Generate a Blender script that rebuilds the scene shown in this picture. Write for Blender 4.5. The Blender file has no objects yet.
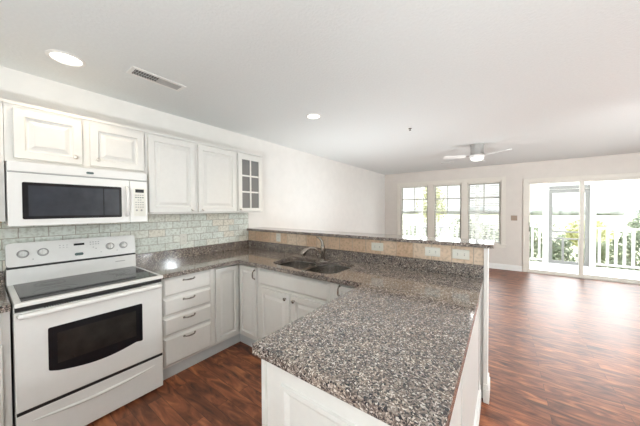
import bpy, bmesh, math, random
from mathutils import Vector, Matrix
random.seed(7)
S = bpy.context.scene
COL = S.collection
PI = math.pi

# ------------------------------------------------------------------ camera
cam_d = bpy.data.cameras.new('camera'); cam = bpy.data.objects.new('camera', cam_d); COL.objects.link(cam)
yaw, pitch, roll, FPX = 0.62966, -0.01618, -0.00466, 249.95
Fv = Vector((-math.sin(yaw), math.cos(yaw), 0)); Rv = Vector((math.cos(yaw), math.sin(yaw), 0)); Uv = Vector((0, 0, 1))
F2 = Fv*math.cos(pitch)+Uv*math.sin(pitch); U2 = Uv*math.cos(pitch)-Fv*math.sin(pitch)
R3 = Rv*math.cos(roll)+U2*math.sin(roll); U3 = U2*math.cos(roll)-Rv*math.sin(roll)
M3 = Matrix((R3, U3, -F2)).transposed()
cam.matrix_world = Matrix.Translation((2.8751, -2.2421, 1.4459)) @ M3.to_4x4()
cam_d.sensor_width = 36; cam_d.lens = FPX/640*36; cam_d.clip_start = 0.02; cam_d.clip_end = 500
S.camera = cam

# ------------------------------------------------------------------ world, lights, exposure
S.view_settings.view_transform = 'Standard'; S.view_settings.look = 'None'
S.view_settings.gamma = 1; S.view_settings.use_curve_mapping = False
S.view_settings.exposure = 0.0
w = bpy.data.worlds.new('sky'); S.world = w; w.use_nodes = True
wn = w.node_tree; wn.nodes.clear()
wo = wn.nodes.new('ShaderNodeOutputWorld'); wb = wn.nodes.new('ShaderNodeBackground')
tc = wn.nodes.new('ShaderNodeTexCoord'); sx = wn.nodes.new('ShaderNodeSeparateXYZ'); rp = wn.nodes.new('ShaderNodeValToRGB')
wn.links.new(tc.outputs['Generated'], sx.inputs[0]); wn.links.new(sx.outputs['Z'], rp.inputs[0])
rp.color_ramp.elements[0].position = 0.0; rp.color_ramp.elements[0].color = (1.0, .99, .96, 1)
rp.color_ramp.elements[1].position = 0.6; rp.color_ramp.elements[1].color = (.80, .90, 1.0, 1)
wn.links.new(rp.outputs[0], wb.inputs[0]); wb.inputs[1].default_value = 1.8
wn.links.new(wb.outputs[0], wo.inputs[0])

def light(kind, name, loc, energy, color=(1, 1, 1), size=.3, target=None, size_y=None, spread=None, angle=None):
    d = bpy.data.lights.new(name, kind); o = bpy.data.objects.new(name, d); COL.objects.link(o)
    o.location = loc; d.energy = energy; d.color = color
    if kind == 'AREA':
        d.size = size
        if size_y: d.shape = 'RECTANGLE'; d.size_y = size_y
        if spread: d.spread = spread
    elif kind == 'SUN': d.angle = angle or .01
    else: d.shadow_soft_size = size
    if target is not None:
        o.rotation_euler = (Vector(target)-Vector(loc)).to_track_quat('-Z', 'Y').to_euler()
    return o
light('SUN', 'sun', (0, 0, 20), 1.5, (1, .96, .88), target=(1.5, 6, 12), angle=.05)
# broad glow of the bright hazy sky beyond the far windows
light('SUN', 'haze_glow', (0, 0, 5), 24, (.98, .99, 1), angle=2.0, target=(-.15, -1, 4.72))
# added fill spots without fittings, out of view, brightening ceiling, far wall and floor
def fill_spot(name, loc, energy, target, cone=2.6, color=(.90, .97, 1)):
    o = light('SPOT', name, loc, energy, color, .12, target); o.data.spot_size = cone; o.data.spot_blend = 1
fill_spot('kitchen_fill_spot', (3.7, -3.8, .6), 470, (3.2, -3.0, 2.47))
fill_spot('rear_fill_spot', (3.7, -3.0, .3), 110, (3.6, -.9, 2.47), 1.15)
fill_spot('right_fill_spot', (6.2, .3, .6), 44, (2.2, 2.0, 2.47), 1.4)
fill_spot('corner_fill_spot', (6.4, 4.7, .4), 117, (1.8, 2.2, 2.47), 1.3)
fill_spot('living_floor_fill', (6.2, 1.6, 2.3), 330, (4.0, .3, 0), 1.9)  # added fill aimed down to brighten the living-room floor
fill_spot('far_wall_fill', (6.4, -.5, 1.2), 620, (3.0, 5.05, 1.5), 1.2)  # added fill that lifts the far wall
fill_spot('behind_bar_fill', (1.2, 1.1, .35), 105, (1.4, 1.6, 2.47))  # added ceiling fill, hidden behind the half wall
light('POINT', 'kitchen_fill_point', (3.4, -3.7, 1.7), 27, (.96, .98, .98), .2)  # added fill point behind the camera, no lamp stands there
light('POINT', 'living_fill_point', (6.0, .8, 1.6), 97, (.94, .98, 1), .1)  # added fill point off to the right, no lamp stands there

# ------------------------------------------------------------------ materials
MATS = {}
def nodes(name):
    m = bpy.data.materials.new(name); m.use_nodes = True; MATS[name] = m
    n = m.node_tree; b = n.nodes['Principled BSDF']
    return m, n, b
def plain(name, col, rough=.5, metal=0, noise=.04, scale=30, bump=0, coat=0, spec=None):
    m, n, b = nodes(name)
    t = n.nodes.new('ShaderNodeTexCoord'); z = n.nodes.new('ShaderNodeTexNoise'); z.inputs['Scale'].default_value = scale
    z.inputs['Detail'].default_value = 4
    r = n.nodes.new('ShaderNodeValToRGB'); n.links.new(t.outputs['Object'], z.inputs['Vector']); n.links.new(z.outputs['Fac'], r.inputs[0])
    r.color_ramp.elements[0].position = .3; r.color_ramp.elements[1].position = .7
    r.color_ramp.elements[0].color = (*[c*(1-noise) for c in col], 1); r.color_ramp.elements[1].color = (*[min(1, c*(1+noise)) for c in col], 1)
    n.links.new(r.outputs[0], b.inputs['Base Color']); b.inputs['Roughness'].default_value = rough; b.inputs['Metallic'].default_value = metal
    if spec is not None: b.inputs['Specular IOR Level'].default_value = spec
    if coat: b.inputs['Coat Weight'].default_value = coat; b.inputs['Coat Roughness'].default_value = .05
    if bump:
        bp = n.nodes.new('ShaderNodeBump'); bp.inputs['Strength'].default_value = bump; bp.inputs['Distance'].default_value = .01
        n.links.new(z.outputs['Fac'], bp.inputs['Height']); n.links.new(bp.outputs[0], b.inputs['Normal'])
    return m
CABINET = plain('cabinet_paint', (.72, .71, .675), .42, noise=.015)
APPL = plain('appliance_enamel', (.79, .79, .765), .22, noise=.01, coat=.3)
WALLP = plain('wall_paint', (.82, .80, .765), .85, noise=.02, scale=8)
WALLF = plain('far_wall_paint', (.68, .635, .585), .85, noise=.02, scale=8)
CEIL = plain('ceiling_paint', (.78, .80, .79), .9, noise=.02, scale=60, bump=.25)
TRIM = plain('trim_paint', (.84, .83, .80), .4, noise=.01)
TRIMB = plain('window_trim_paint', (.72, .68, .61), .45, noise=.01)
BLACKGL = plain('black_glass', (.010, .010, .012), .07, noise=.1, spec=.3)
DARKGL = plain('dark_window_screen', (.028, .034, .045), .12, noise=.2, scale=12)
PALEK = plain('pale_nickel', (.72, .69, .64), .3, 1)
OVENIN = plain('oven_inner_glass', (.022, .020, .018), .12, noise=.3, scale=12)
BLACK = plain('black_plastic', (.015, .015, .015), .4)
STEEL = plain('brushed_steel', (.44, .42, .40), .2, 1, noise=.08, scale=80)
CHROME = plain('satin_nickel', (.34, .31, .28), .22, 1, noise=.05)
PLATE = plain('outlet_plastic', (.74, .73, .66), .4, noise=.01)
BRASSP = plain('bronze_plate', (.33, .25, .19), .45, .5)
GREYM = plain('grey_print', (.35, .35, .34), .5)
LOGO = plain('logo_badge', (.05, .09, .09), .3)
BURN = plain('burner_print', (.07, .07, .075), .12)
WOODR = plain('raw_cabinet_wood', (.45, .26, .13), .6, noise=.15, scale=14)
DECK = plain('deck_paint', (.80, .80, .79), .7, noise=.06, scale=10)
PORCH = plain('porch_white_paint', (.66, .66, .65), .6, noise=.03)
PORCHG = plain('weathered_grey_paint', (.24, .245, .24), .6, noise=.05)
GRASS = plain('field_grass', (.45, .46, .30), .95, noise=.2, scale=.4)
FARTREE = plain('distant_foliage', (.58, .60, .61), .95, noise=.2, scale=.6)  # pale grey: distance haze put into the foliage colour
TRUNK = plain('bark', (.25, .20, .15), .9, noise=.3, scale=10)
LEAF = plain('green_leaves', (.24, .29, .16), .6, noise=.35, scale=3)
LEAFY = plain('yellow_green_leaves', (.46, .46, .21), .6, noise=.2, scale=3)
LEAFD = plain('shrub_leaves', (.17, .21, .13), .6, noise=.4, scale=3)
SLAT = plain('blind_slat', (.66, .66, .64), .5, noise=.01)
PATIO = plain('patio_metal', (.25, .25, .26), .5, .2)
SASH = plain('sash_grey_beige', (.44, .42, .37), .5, noise=.02)
TOE = plain('toe_kick_grey', (.55, .57, .57), .5, noise=.02)  # even cool grey, darker than the cabinet paint
FANW = plain('fan_white', (.86, .86, .84), .4, noise=.01)
FANG = plain('fan_grey_housing', (.42, .415, .40), .4, .3)
INT = plain('cabinet_interior', (.42, .40, .36), .7)

def emis(name, col, s):
    m, n, b = nodes(name); b.inputs['Base Color'].default_value = (*col, 1)
    b.inputs['Emission Color'].default_value = (*col, 1); b.inputs['Emission Strength'].default_value = s
    return m
LAMP = emis('lamp_lens', (1, .97, .92), 2.2)
FANL = emis('fan_bowl_glass', (1, .98, .95), .9)
LCD = emis('display_glow', (.02, .05, .06), .4)

m, n, b = nodes('clear_glass'); GLASS = m
tr = n.nodes.new('ShaderNodeBsdfTransparent'); gl = n.nodes.new('ShaderNodeBsdfGlossy'); gl.inputs['Roughness'].default_value = .02
fr = n.nodes.new('ShaderNodeFresnel'); fr.inputs[0].default_value = 1.45; mx = n.nodes.new('ShaderNodeMixShader')
n.links.new(fr.outputs[0], mx.inputs[0]); n.links.new(tr.outputs[0], mx.inputs[1]); n.links.new(gl.outputs[0], mx.inputs[2])
tr.inputs[0].default_value = (.97, .98, .975, 1)
n.links.new(mx.outputs[0], n.nodes['Material Output'].inputs[0])

def granite(name):
    m, n, b = nodes(name); L = n.links.new
    t = n.nodes.new('ShaderNodeTexCoord')
    nz = n.nodes.new('ShaderNodeTexNoise'); nz.inputs['Scale'].default_value = 60; nz.inputs['Detail'].default_value = 2
    L(t.outputs['Object'], nz.inputs['Vector'])
    mixv = n.nodes.new('ShaderNodeMixRGB'); mixv.inputs[0].default_value = .02; L(t.outputs['Object'], mixv.inputs[1]); L(nz.outputs['Color'], mixv.inputs[2])
    v = n.nodes.new('ShaderNodeTexVoronoi'); v.inputs['Scale'].default_value = 215; L(mixv.outputs[0], v.inputs['Vector'])
    s = n.nodes.new('ShaderNodeSeparateColor'); L(v.outputs['Color'], s.inputs[0])
    r = n.nodes.new('ShaderNodeValToRGB'); r.color_ramp.interpolation = 'CONSTANT'
    e = r.color_ramp.elements
    e[0].position = 0; e[0].color = (.030, .031, .036, 1)
    e[1].position = .18; e[1].color = (.085, .075, .07, 1)
    for p, c in ((.32, (.17, .142, .125)), (.56, (.26, .22, .19)), (.76, (.38, .335, .295)), (.90, (.60, .56, .51))):
        x = e.new(p); x.color = (*c, 1)
    L(s.outputs[0], r.inputs[0])
    n2 = n.nodes.new('ShaderNodeTexNoise'); n2.inputs['Scale'].default_value = 14; L(t.outputs['Object'], n2.inputs['Vector'])
    r2 = n.nodes.new('ShaderNodeValToRGB'); r2.color_ramp.elements[0].position = .3; r2.color_ramp.elements[1].position = .7
    r2.color_ramp.elements[0].color = (.82, .82, .84, 1); r2.color_ramp.elements[1].color = (1.1, 1.05, 1.0, 1); L(n2.outputs['Fac'], r2.inputs[0])
    mu = n.nodes.new('ShaderNodeMixRGB'); mu.blend_type = 'MULTIPLY'; mu.inputs[0].default_value = 1; L(r.outputs[0], mu.inputs[1]); L(r2.outputs[0], mu.inputs[2])
    L(mu.outputs[0], b.inputs['Base Color']); b.inputs['Roughness'].default_value = .10; b.inputs['Coat Weight'].default_value = .45; b.inputs['Coat Roughness'].default_value = .07
    return m
GRAN = granite('speckled_granite')

def tile(name, c1, c2, mortar, bw, bh, axis, off=.5, ori=(0, 0, 0), rough=.6, third=None):
    m, n, b = nodes(name); L = n.links.new
    t = n.nodes.new('ShaderNodeTexCoord'); sp = n.nodes.new('ShaderNodeSeparateXYZ'); cb = n.nodes.new('ShaderNodeCombineXYZ')
    mp = n.nodes.new('ShaderNodeMapping'); mp.inputs['Location'].default_value = ori
    L(t.outputs['Object'], mp.inputs[0]); L(mp.outputs[0], sp.inputs[0])
    L(sp.outputs[axis], cb.inputs[0]); L(sp.outputs['Z'], cb.inputs[1])
    nz = n.nodes.new('ShaderNodeTexNoise'); nz.inputs['Scale'].default_value = 25; L(cb.outputs[0], nz.inputs['Vector'])
    mixv = n.nodes.new('ShaderNodeMixRGB'); mixv.blend_type = 'ADD'; mixv.inputs[0].default_value = .006; L(cb.outputs[0], mixv.inputs[1]); L(nz.outputs['Color'], mixv.inputs[2])
    br = n.nodes.new('ShaderNodeTexBrick'); br.inputs['Scale'].default_value = 1; br.offset = off
    br.inputs['Brick Width'].default_value = bw; br.inputs['Row Height'].default_value = bh; br.inputs['Mortar Size'].default_value = .003
    br.inputs['Mortar Smooth'].default_value = .3; br.inputs['Bias'].default_value = 0
    br.inputs['Color1'].default_value = (0, 0, 0, 1); br.inputs['Color2'].default_value = (1, 1, 1, 1); br.inputs['Mortar'].default_value = (.5, .5, .5, 1)
    L(mixv.outputs[0], br.inputs['Vector'])
    r = n.nodes.new('ShaderNodeValToRGB'); r.color_ramp.elements[0].color = (*c1, 1); r.color_ramp.elements[1].color = (*c2, 1)
    if third: x = r.color_ramp.elements.new(.5); x.color = (*third, 1)
    L(br.outputs['Color'], r.inputs[0])
    n2 = n.nodes.new('ShaderNodeTexNoise'); n2.inputs['Scale'].default_value = 45; n2.inputs['Detail'].default_value = 6; L(t.outputs['Object'], n2.inputs['Vector'])
    r2 = n.nodes.new('ShaderNodeValToRGB'); r2.color_ramp.elements[0].position = .32; r2.color_ramp.elements[0].color = (.72, .70, .66, 1)
    r2.color_ramp.elements[1].position = .55; r2.color_ramp.elements[1].color = (1.04, 1.04, 1.04, 1); L(n2.outputs['Fac'], r2.inputs[0])
    mu = n.nodes.new('ShaderNodeMixRGB'); mu.blend_type = 'MULTIPLY'; mu.inputs[0].default_value = .85; L(r.outputs[0], mu.inputs[1]); L(r2.outputs[0], mu.inputs[2])
    mm = n.nodes.new('ShaderNodeMixRGB'); L(br.outputs['Fac'], mm.inputs[0]); L(mu.outputs[0], mm.inputs[1]); mm.inputs[2].default_value = (*mortar, 1)
    L(mm.outputs[0], b.inputs['Base Color']); b.inputs['Roughness'].default_value = rough
    bp = n.nodes.new('ShaderNodeBump'); bp.invert = True; bp.inputs['Strength'].default_value = .5; bp.inputs['Distance'].default_value = .004
    L(br.outputs['Fac'], bp.inputs['Height']); L(bp.outputs[0], b.inputs['Normal'])
    return m
TILEL = tile('tumbled_stone_tile', (.66, .70, .64), (.80, .76, .66), (.38, .35, .29), .152, .0762, 'Y', third=(.78, .82, .76))
TILEB = tile('travertine_tile', (.62, .44, .30), (.72, .60, .48), (.42, .35, .28), .150, .6, 'X', off=0, ori=(.03, 0, 0), third=(.70, .54, .40))

def floor_mat():
    m, n, b = nodes('tigerwood_planks'); L = n.links.new
    t = n.nodes.new('ShaderNodeTexCoord')
    br = n.nodes.new('ShaderNodeTexBrick'); br.inputs['Scale'].default_value = 1; br.offset = .37
    br.inputs['Brick Width'].default_value = 1.2; br.inputs['Row Height'].default_value = .095; br.inputs['Mortar Size'].default_value = .0013
    br.inputs['Color1'].default_value = (0, 0, 0, 1); br.inputs['Color2'].default_value = (1, 1, 1, 1); br.inputs['Mortar'].default_value = (.3, .3, .3, 1)
    L(t.outputs['Object'], br.inputs['Vector'])
    mp = n.nodes.new('ShaderNodeMapping'); mp.inputs['Scale'].default_value = (2.0, 7.5, 1); L(t.outputs['Object'], mp.inputs[0])
    ad = n.nodes.new('ShaderNodeVectorMath'); ad.operation = 'MULTIPLY_ADD'; L(br.outputs['Color'], ad.inputs[0]); ad.inputs[1].default_value = (7, 3, 5); L(mp.outputs[0], ad.inputs[2])
    nz = n.nodes.new('ShaderNodeTexNoise'); nz.inputs['Scale'].default_value = 1.6; nz.inputs['Detail'].default_value = 8; nz.inputs['Distortion'].default_value = 2.0
    L(ad.outputs[0], nz.inputs['Vector'])
    r = n.nodes.new('ShaderNodeValToRGB'); e = r.color_ramp.elements
    e[0].position = .27; e[0].color = (.045, .014, .007, 1); e[1].position = .77; e[1].color = (.48, .18, .070, 1)
    x = e.new(.45); x.color = (.17, .053, .022, 1); x = e.new(.56); x.color = (.26, .085, .036, 1)
    L(nz.outputs['Fac'], r.inputs[0])
    r3 = n.nodes.new('ShaderNodeValToRGB'); r3.color_ramp.elements[0].color = (.72, .70, .70, 1); r3.color_ramp.elements[1].color = (1.2, 1.2, 1.2, 1); L(br.outputs['Color'], r3.inputs[0])
    mu = n.nodes.new('ShaderNodeMixRGB'); mu.blend_type = 'MULTIPLY'; mu.inputs[0].default_value = 1; L(r.outputs[0], mu.inputs[1]); L(r3.outputs[0], mu.inputs[2])
    mm = n.nodes.new('ShaderNodeMixRGB'); L(br.outputs['Fac'], mm.inputs[0]); L(mu.outputs[0], mm.inputs[1]); mm.inputs[2].default_value = (.03, .012, .008, 1)
    L(mm.outputs[0], b.inputs['Base Color']); b.inputs['Roughness'].default_value = .42; b.inputs['Specular IOR Level'].default_value = .55
    bp = n.nodes.new('ShaderNodeBump'); bp.inputs['Strength'].default_value = .12; bp.inputs['Distance'].default_value = .003
    L(nz.outputs['Fac'], bp.inputs['Height']); L(bp.outputs[0], b.inputs['Normal'])
    return m
FLOOR = floor_mat()

# ------------------------------------------------------------------ mesh helpers
def new(): return bmesh.new()
def box(bm, x0, x1, y0, y1, z0, z1, bev=0):
    r = bmesh.ops.create_cube(bm, size=1)
    vs = r['verts']
    bmesh.ops.scale(bm, vec=(abs(x1-x0), abs(y1-y0), abs(z1-z0)), verts=vs)
    bmesh.ops.translate(bm, vec=((x0+x1)/2, (y0+y1)/2, (z0+z1)/2), verts=vs)
    if bev:
        es = list({e for v in vs for e in v.link_edges})
        bmesh.ops.bevel(bm, geom=es, offset=bev, segments=2, affect='EDGES', profile=.6)
    return bm
def frame_of(O, U, N, V=(0, 0, 1)):
    O, U, N, V = Vector(O), Vector(U), Vector(N), Vector(V)
    return lambda u, v, n: O+U*u+V*v+N*n
def rings(bm, T, w, h, prof, base=0):
    """rectangle w x h, prof = [(inset, height)...] rising from back (height base)"""
    prev = None
    seq = [(0, base)]+list(prof)
    first = None
    for ins, ht in seq:
        c = [bm.verts.new(T(u, v, ht)) for u, v in ((ins, ins), (w-ins, ins), (w-ins, h-ins), (ins, h-ins))]
        if prev:
            for i in range(4): bm.faces.new((prev[i], prev[(i+1) % 4], c[(i+1) % 4], c[i]))
        else: first = c
        prev = c
    bm.faces.new(prev); bm.faces.new(first[::-1])
    return bm
def tube(bm, pts, rad, seg=10, cap=True):
    pts = [Vector(p) for p in pts]; rs = rad if isinstance(rad, (list, tuple)) else [rad]*len(pts)
    prev = None; up = None
    for i, p in enumerate(pts):
        d = (pts[min(i+1, len(pts)-1)]-pts[max(i-1, 0)]).normalized()
        if up is None: up = d.orthogonal().normalized()
        up = (up-d*up.dot(d)).normalized(); sd = d.cross(up)
        ring = [bm.verts.new(p+(up*math.cos(a)+sd*math.sin(a))*rs[i]) for a in [2*PI*k/seg for k in range(seg)]]
        if prev:
            for k in range(seg): bm.faces.new((prev[k], prev[(k+1) % seg], ring[(k+1) % seg], ring[k]))
        elif cap: bm.faces.new(ring[::-1])
        prev = ring
    if cap: bm.faces.new(prev)
    return bm
def lathe(bm, O, axis, prof, seg=24, sq=(1, 1)):
    """prof = [(radius, distance along axis)]"""
    O = Vector(O); A = Vector(axis).normalized(); X = A.orthogonal().normalized(); Y = A.cross(X)
    prev = None
    for r, h in prof:
        if r < 1e-6: ring = [bm.verts.new(O+A*h)]
        else: ring = [bm.verts.new(O+A*h+(X*math.cos(a)*sq[0]+Y*math.sin(a)*sq[1])*r) for a in [2*PI*k/seg for k in range(seg)]]
        if prev:
            for k in range(seg):
                a, b_ = prev[k % len(prev)], prev[(k+1) % len(prev)]; c, d = ring[(k+1) % len(ring)], ring[k % len(ring)]
                fs = []
                for q in (a, b_, c, d):
                    if q not in fs: fs.append(q)
                if len(fs) > 2: bm.faces.new(fs)
        prev = ring
    return bm
def poly_extrude(bm, outer, holes, z0, z1, T=None):
    T = T or (lambda u, v, n: Vector((u, v, n)))
    edges = []
    for loop in [outer]+holes:
        vs = [bm.verts.new(T(x, y, z1)) for x, y in loop]
        edges += [bm.edges.new((vs[i], vs[(i+1) % len(vs)])) for i in range(len(vs))]
    r = bmesh.ops.triangle_fill(bm, use_beauty=True, use_dissolve=False, edges=edges)
    fs = [g for g in r['geom'] if isinstance(g, bmesh.types.BMFace)]
    ex = bmesh.ops.extrude_face_region(bm, geom=fs)
    vs = [g for g in ex['geom'] if isinstance(g, bmesh.types.BMVert)]
    d = T(0, 0, z0)-T(0, 0, z1)
    bmesh.ops.translate(bm, vec=d, verts=vs)
    return bm
def obj(name, bm, mat, parent=None, smooth=False, bevel=0, label=None):
    bmesh.ops.recalc_face_normals(bm, faces=bm.faces)
    me = bpy.data.meshes.new(name)
    off = Vector((0, 0, 0)); p = parent
    while p is not None: off += p.location; p = p.parent
    if parent is None:
        zs = [v.co for v in bm.verts]
        off = Vector(((min(c.x for c in zs)+max(c.x for c in zs))/2, (min(c.y for c in zs)+max(c.y for c in zs))/2, min(c.z for c in zs)))
    keep = parent is None and name.split('_')[0] in ('floor',)
    if keep: off = Vector((0, 0, 0))
    bmesh.ops.translate(bm, vec=-off, verts=bm.verts)
    if smooth:
        for f in bm.faces: f.smooth = True
    bm.to_mesh(me); bm.free(); me.materials.append(mat)
    if smooth:
        try: me.set_sharp_from_angle(angle=math.radians(40))
        except Exception: pass
    o = bpy.data.objects.new(name, me); COL.objects.link(o)
    if parent is None: o.location = off
    else: o.parent = parent
    if bevel:
        md = o.modifiers.new('bevel', 'BEVEL'); md.width = bevel; md.segments = 2; md.limit_method = 'ANGLE'
    if label: o['label'] = label
    return o
def tag(o, label, cat, group=None, kind=None):
    o['label'] = label; o['category'] = cat
    if group: o['group'] = group
    if kind: o['kind'] = kind
    return o
def thing(name, loc, label, cat, group=None):
    o = bpy.data.objects.new(name, None); COL.objects.link(o); o.location = loc; o.empty_display_size = .1
    return tag(o, label, cat, group)
def struct(name, bm, mat, **k):
    o = obj(name, bm, mat, **k); o['kind'] = 'structure'; return o
def sroot(name, loc):
    o = bpy.data.objects.new(name, None); COL.objects.link(o); o.location = loc; o['kind'] = 'structure'; return o

# ------------------------------------------------------------------ room shell
CZ = 2.469; FY = 5.05; RX = 6.6; BY = -4.2
struct('floor', box(new(), -.15, RX+.15, BY-.15, FY+.15, -.1, 0), FLOOR)
struct('ceiling', box(new(), -.15, RX+.15, BY-.15, FY+.15, CZ, CZ+.1), CEIL)
struct('wall_left', box(new(), -.15, 0, BY-.15, FY+.15, 0, CZ), WALLP)
struct('wall_right', box(new(), RX, RX+.15, BY-.15, FY+.15, 0, CZ), WALLP)
struct('wall_back', box(new(), 0, RX, BY-.15, BY, 0, CZ), WALLP)
WX0, WX1, WZ0, WZ1 = .47, 2.86, .60, 2.10
DX0, DX1, DZ1 = 3.33, 5.17, 2.03
bm = new()
for a in ((0, WX0, 0, CZ), (WX1, DX0, 0, CZ), (DX1, RX, 0, CZ), (WX0, WX1, 0, WZ0), (WX0, WX1, WZ1, CZ), (DX0, DX1, DZ1, CZ)):
    box(bm, a[0], a[1], FY, FY+.15, a[2], a[3])
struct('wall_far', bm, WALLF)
def base_prof(bm, x0, x1, y0, y1):
    box(bm, x0, x1, y0, y1, 0, .11)
bm = new(); box(bm, .0, DX0-.075, FY-.016, FY, 0, .10); box(bm, 0, DX0-.075, FY-.010, FY, .10, .125)
struct('baseboard_far', bm, TRIM)
bm = new(); box(bm, 0, .016, .13, FY-.02, 0, .10); box(bm, 0, .010, .13, FY-.02, .10, .125)
struct('baseboard_left', bm, TRIM)
# half wall under the bar with end post and base moulding
struct('wall_bar', box(new(), 0.002, 2.765, 0.0, .12, 0, 1.15), WALLP)
bm = new(); box(bm, 2.767, 2.793, -.030, .135, 0, 1.15)
box(bm, 2.7675, 2.806, -.045, .150, 0, .10); box(bm, 2.7675, 2.800, -.038, .143, .10, .135)
struct('trim_1', bm, TRIM, bevel=.003)

# window trim: casing round the triple window, stool and apron
def casing(name, x0, x1, z0, z1, w, stool):
    bm = new(); y0, y1 = FY-.020, FY
    box(bm, x0-w, x0, y0, y1, z0, z1+w); box(bm, x1, x1+w, y0, y1, z0, z1+w); box(bm, x0, x1, y0, y1, z1, z1+w)
    for (a, b_, c, d) in ((x0-w, x0-w+.012, z0, z1+w), (x1+w-.012, x1+w, z0, z1+w), (x0-w, x1+w, z1+w-.012, z1+w)):
        box(bm, a, b_, y0-.008, y0, c, d)
    if stool:
        box(bm, x0-w-.02, x1+w+.02, FY-.045, FY, z0-.025, z0); box(bm, x0-w, x1+w, y0, y1, z0-.09, z0-.025)
    return struct(name, bm, TRIMB, bevel=.002)
casing('trim_2', WX0, WX1, WZ0, WZ1, .085, True)
casing('trim_3', DX0, DX1, 0, DZ1, .07, False)
bm = new()
for a, b_ in ((1.235, 1.370), (2.040, 2.165)): box(bm, a, b_, FY-.02, FY+.14, WZ0, WZ1)
struct('trim_4', bm, TRIMB)
units = [(.47, 1.235), (1.37, 2.04), (2.165, 2.86)]
MR = 1.345
for i, (a, b_) in enumerate(units):
    r = sroot('window_%d' % (i+1), ((a+b_)/2, FY+.07, WZ0))
    bm = new(); fw = .02
    box(bm, a, a+fw, FY+.02, FY+.13, WZ0, WZ1); box(bm, b_-fw, b_, FY+.02, FY+.13, WZ0, WZ1)
    box(bm, a+fw, b_-fw, FY+.02, FY+.13, WZ1-fw, WZ1); box(bm, a+fw, b_-fw, FY+.02, FY+.13, WZ0, WZ0+fw)
    obj('window_frame', bm, TRIMB, r)
    for nm, z0, z1, y in (('upper_sash', MR-.018, WZ1-fw, FY+.095), ('lower_sash', WZ0+fw, MR+.018, FY+.060)):
        bm = new(); sw = .028; xa, xb = a+fw, b_-fw
        box(bm, xa, xa+sw, y-.015, y+.015, z0, z1); box(bm, xb-sw, xb, y-.015, y+.015, z0, z1)
        box(bm, xa+sw, xb-sw, y-.015, y+.015, z0, z0+.036); box(bm, xa+sw, xb-sw, y-.015, y+.015, z1-.036, z1)
        if nm == 'upper_sash':
            xm = (xa+xb)/2; zm = (z0+z1)/2
            box(bm, xm-.012, xm+.012, y-.010, y+.010, z0+.036, z1-.036)
            box(bm, xa+sw, xm-.012, y-.010, y+.010, zm-.012, zm+.012); box(bm, xm+.012, xb-sw, y-.010, y+.010, zm-.012, zm+.012)
        s = obj(nm, bm, SASH, r)
        obj('pane', box(new(), xa+sw, xb-sw, y-.002, y+.002, z0+.036, z1-.036), GLASS, s)
    # slatted blind, slats open
    t = thing('window_blind', ((a+b_)/2, FY+.015, WZ0), ['white horizontal slat blind on the left window, nearest the room corner', 'white horizontal slat blind on the middle of the three windows', 'white horizontal slat blind on the right window, nearest the sliding door'][i], 'blind', 'slat blinds on the triple window')
    obj('headrail', box(new(), a+.022, b_-.022, FY-.008, FY+.036, WZ1-.045, WZ1-.001), TRIMB, t)
    bm = new(); k = 0
    z = WZ1-.07
    tl = (.004, .005, .010)[i]
    while z > WZ0+.04:
        T = [bm.verts.new((x, y, z+dz)) for x, y, dz in ((a+.026, FY-.004, -tl), (b_-.026, FY-.004, -tl), (b_-.026, FY+.032, tl), (a+.026, FY+.032, tl))]
        B = [bm.verts.new(v.co+Vector((0, 0, -.002))) for v in T]
        bm.faces.new(T); bm.faces.new(B[::-1])
        for q in range(4): bm.faces.new((T[q], T[(q+1) % 4], B[(q+1) % 4], B[q]))
        z -= .043
    obj('slats', bm, SLAT, t)
    bm = new()
    for x in (a+.12, b_-.12): box(bm, x-.001, x+.001, FY+.013, FY+.015, WZ0+.03, WZ1-.045)
    obj('ladder_cord', bm, SLAT, t)
    obj('bottom_rail', box(new(), a+.026, b_-.026, FY+.001, FY+.027, WZ0+.024, WZ0+.038), SLAT, t)

# sliding glass door
r = sroot('door_1', ((DX0+DX1)/2, FY+.07, 0))
bm = new()
box(bm, DX0, DX0+.03, FY+.005, FY+.145, 0, DZ1); box(bm, DX1-.03, DX1, FY+.005, FY+.145, 0, DZ1)
box(bm, DX0+.03, DX1-.03, FY+.005, FY+.145, DZ1-.025, DZ1); box(bm, DX0+.03, DX1-.03, FY-.005, FY+.145, 0, .03)
obj('door_frame', bm, TRIMB, r)
XM = 4.205
for nm, xa, xb, y in (('sliding_panel', DX0+.03, XM+.03, FY+.05), ('fixed_panel', XM-.03, DX1-.03, FY+.10)):
    bm = new(); sw = .034; z0, z1 = .03, DZ1-.025
    box(bm, xa, xa+(.02 if nm == 'sliding_panel' else .05), y-.018, y+.018, z0, z1); box(bm, xb-.05, xb, y-.018, y+.018, z0, z1)
    xl = xa+(.02 if nm == 'sliding_panel' else .05)
    box(bm, xl, xb-.05, y-.018, y+.018, z0, z0+.035); box(bm, xl, xb-.05, y-.018, y+.018, z1-.02, z1)
    s = obj(nm, bm, TRIMB, r)
    obj('pane', box(new(), xl, xb-.05, y-.003, y+.003, z0+.035, z1-.02), GLASS, s)
    if nm == 'sliding_panel':
        bm = new(); tube(bm, [(xa+.012, y-.02, .92), (xa+.012, y-.045, .94), (xa+.012, y-.045, 1.10), (xa+.012, y-.02, 1.12)], .007)
        obj('door_handle', bm, BLACK, s, smooth=True)

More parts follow.
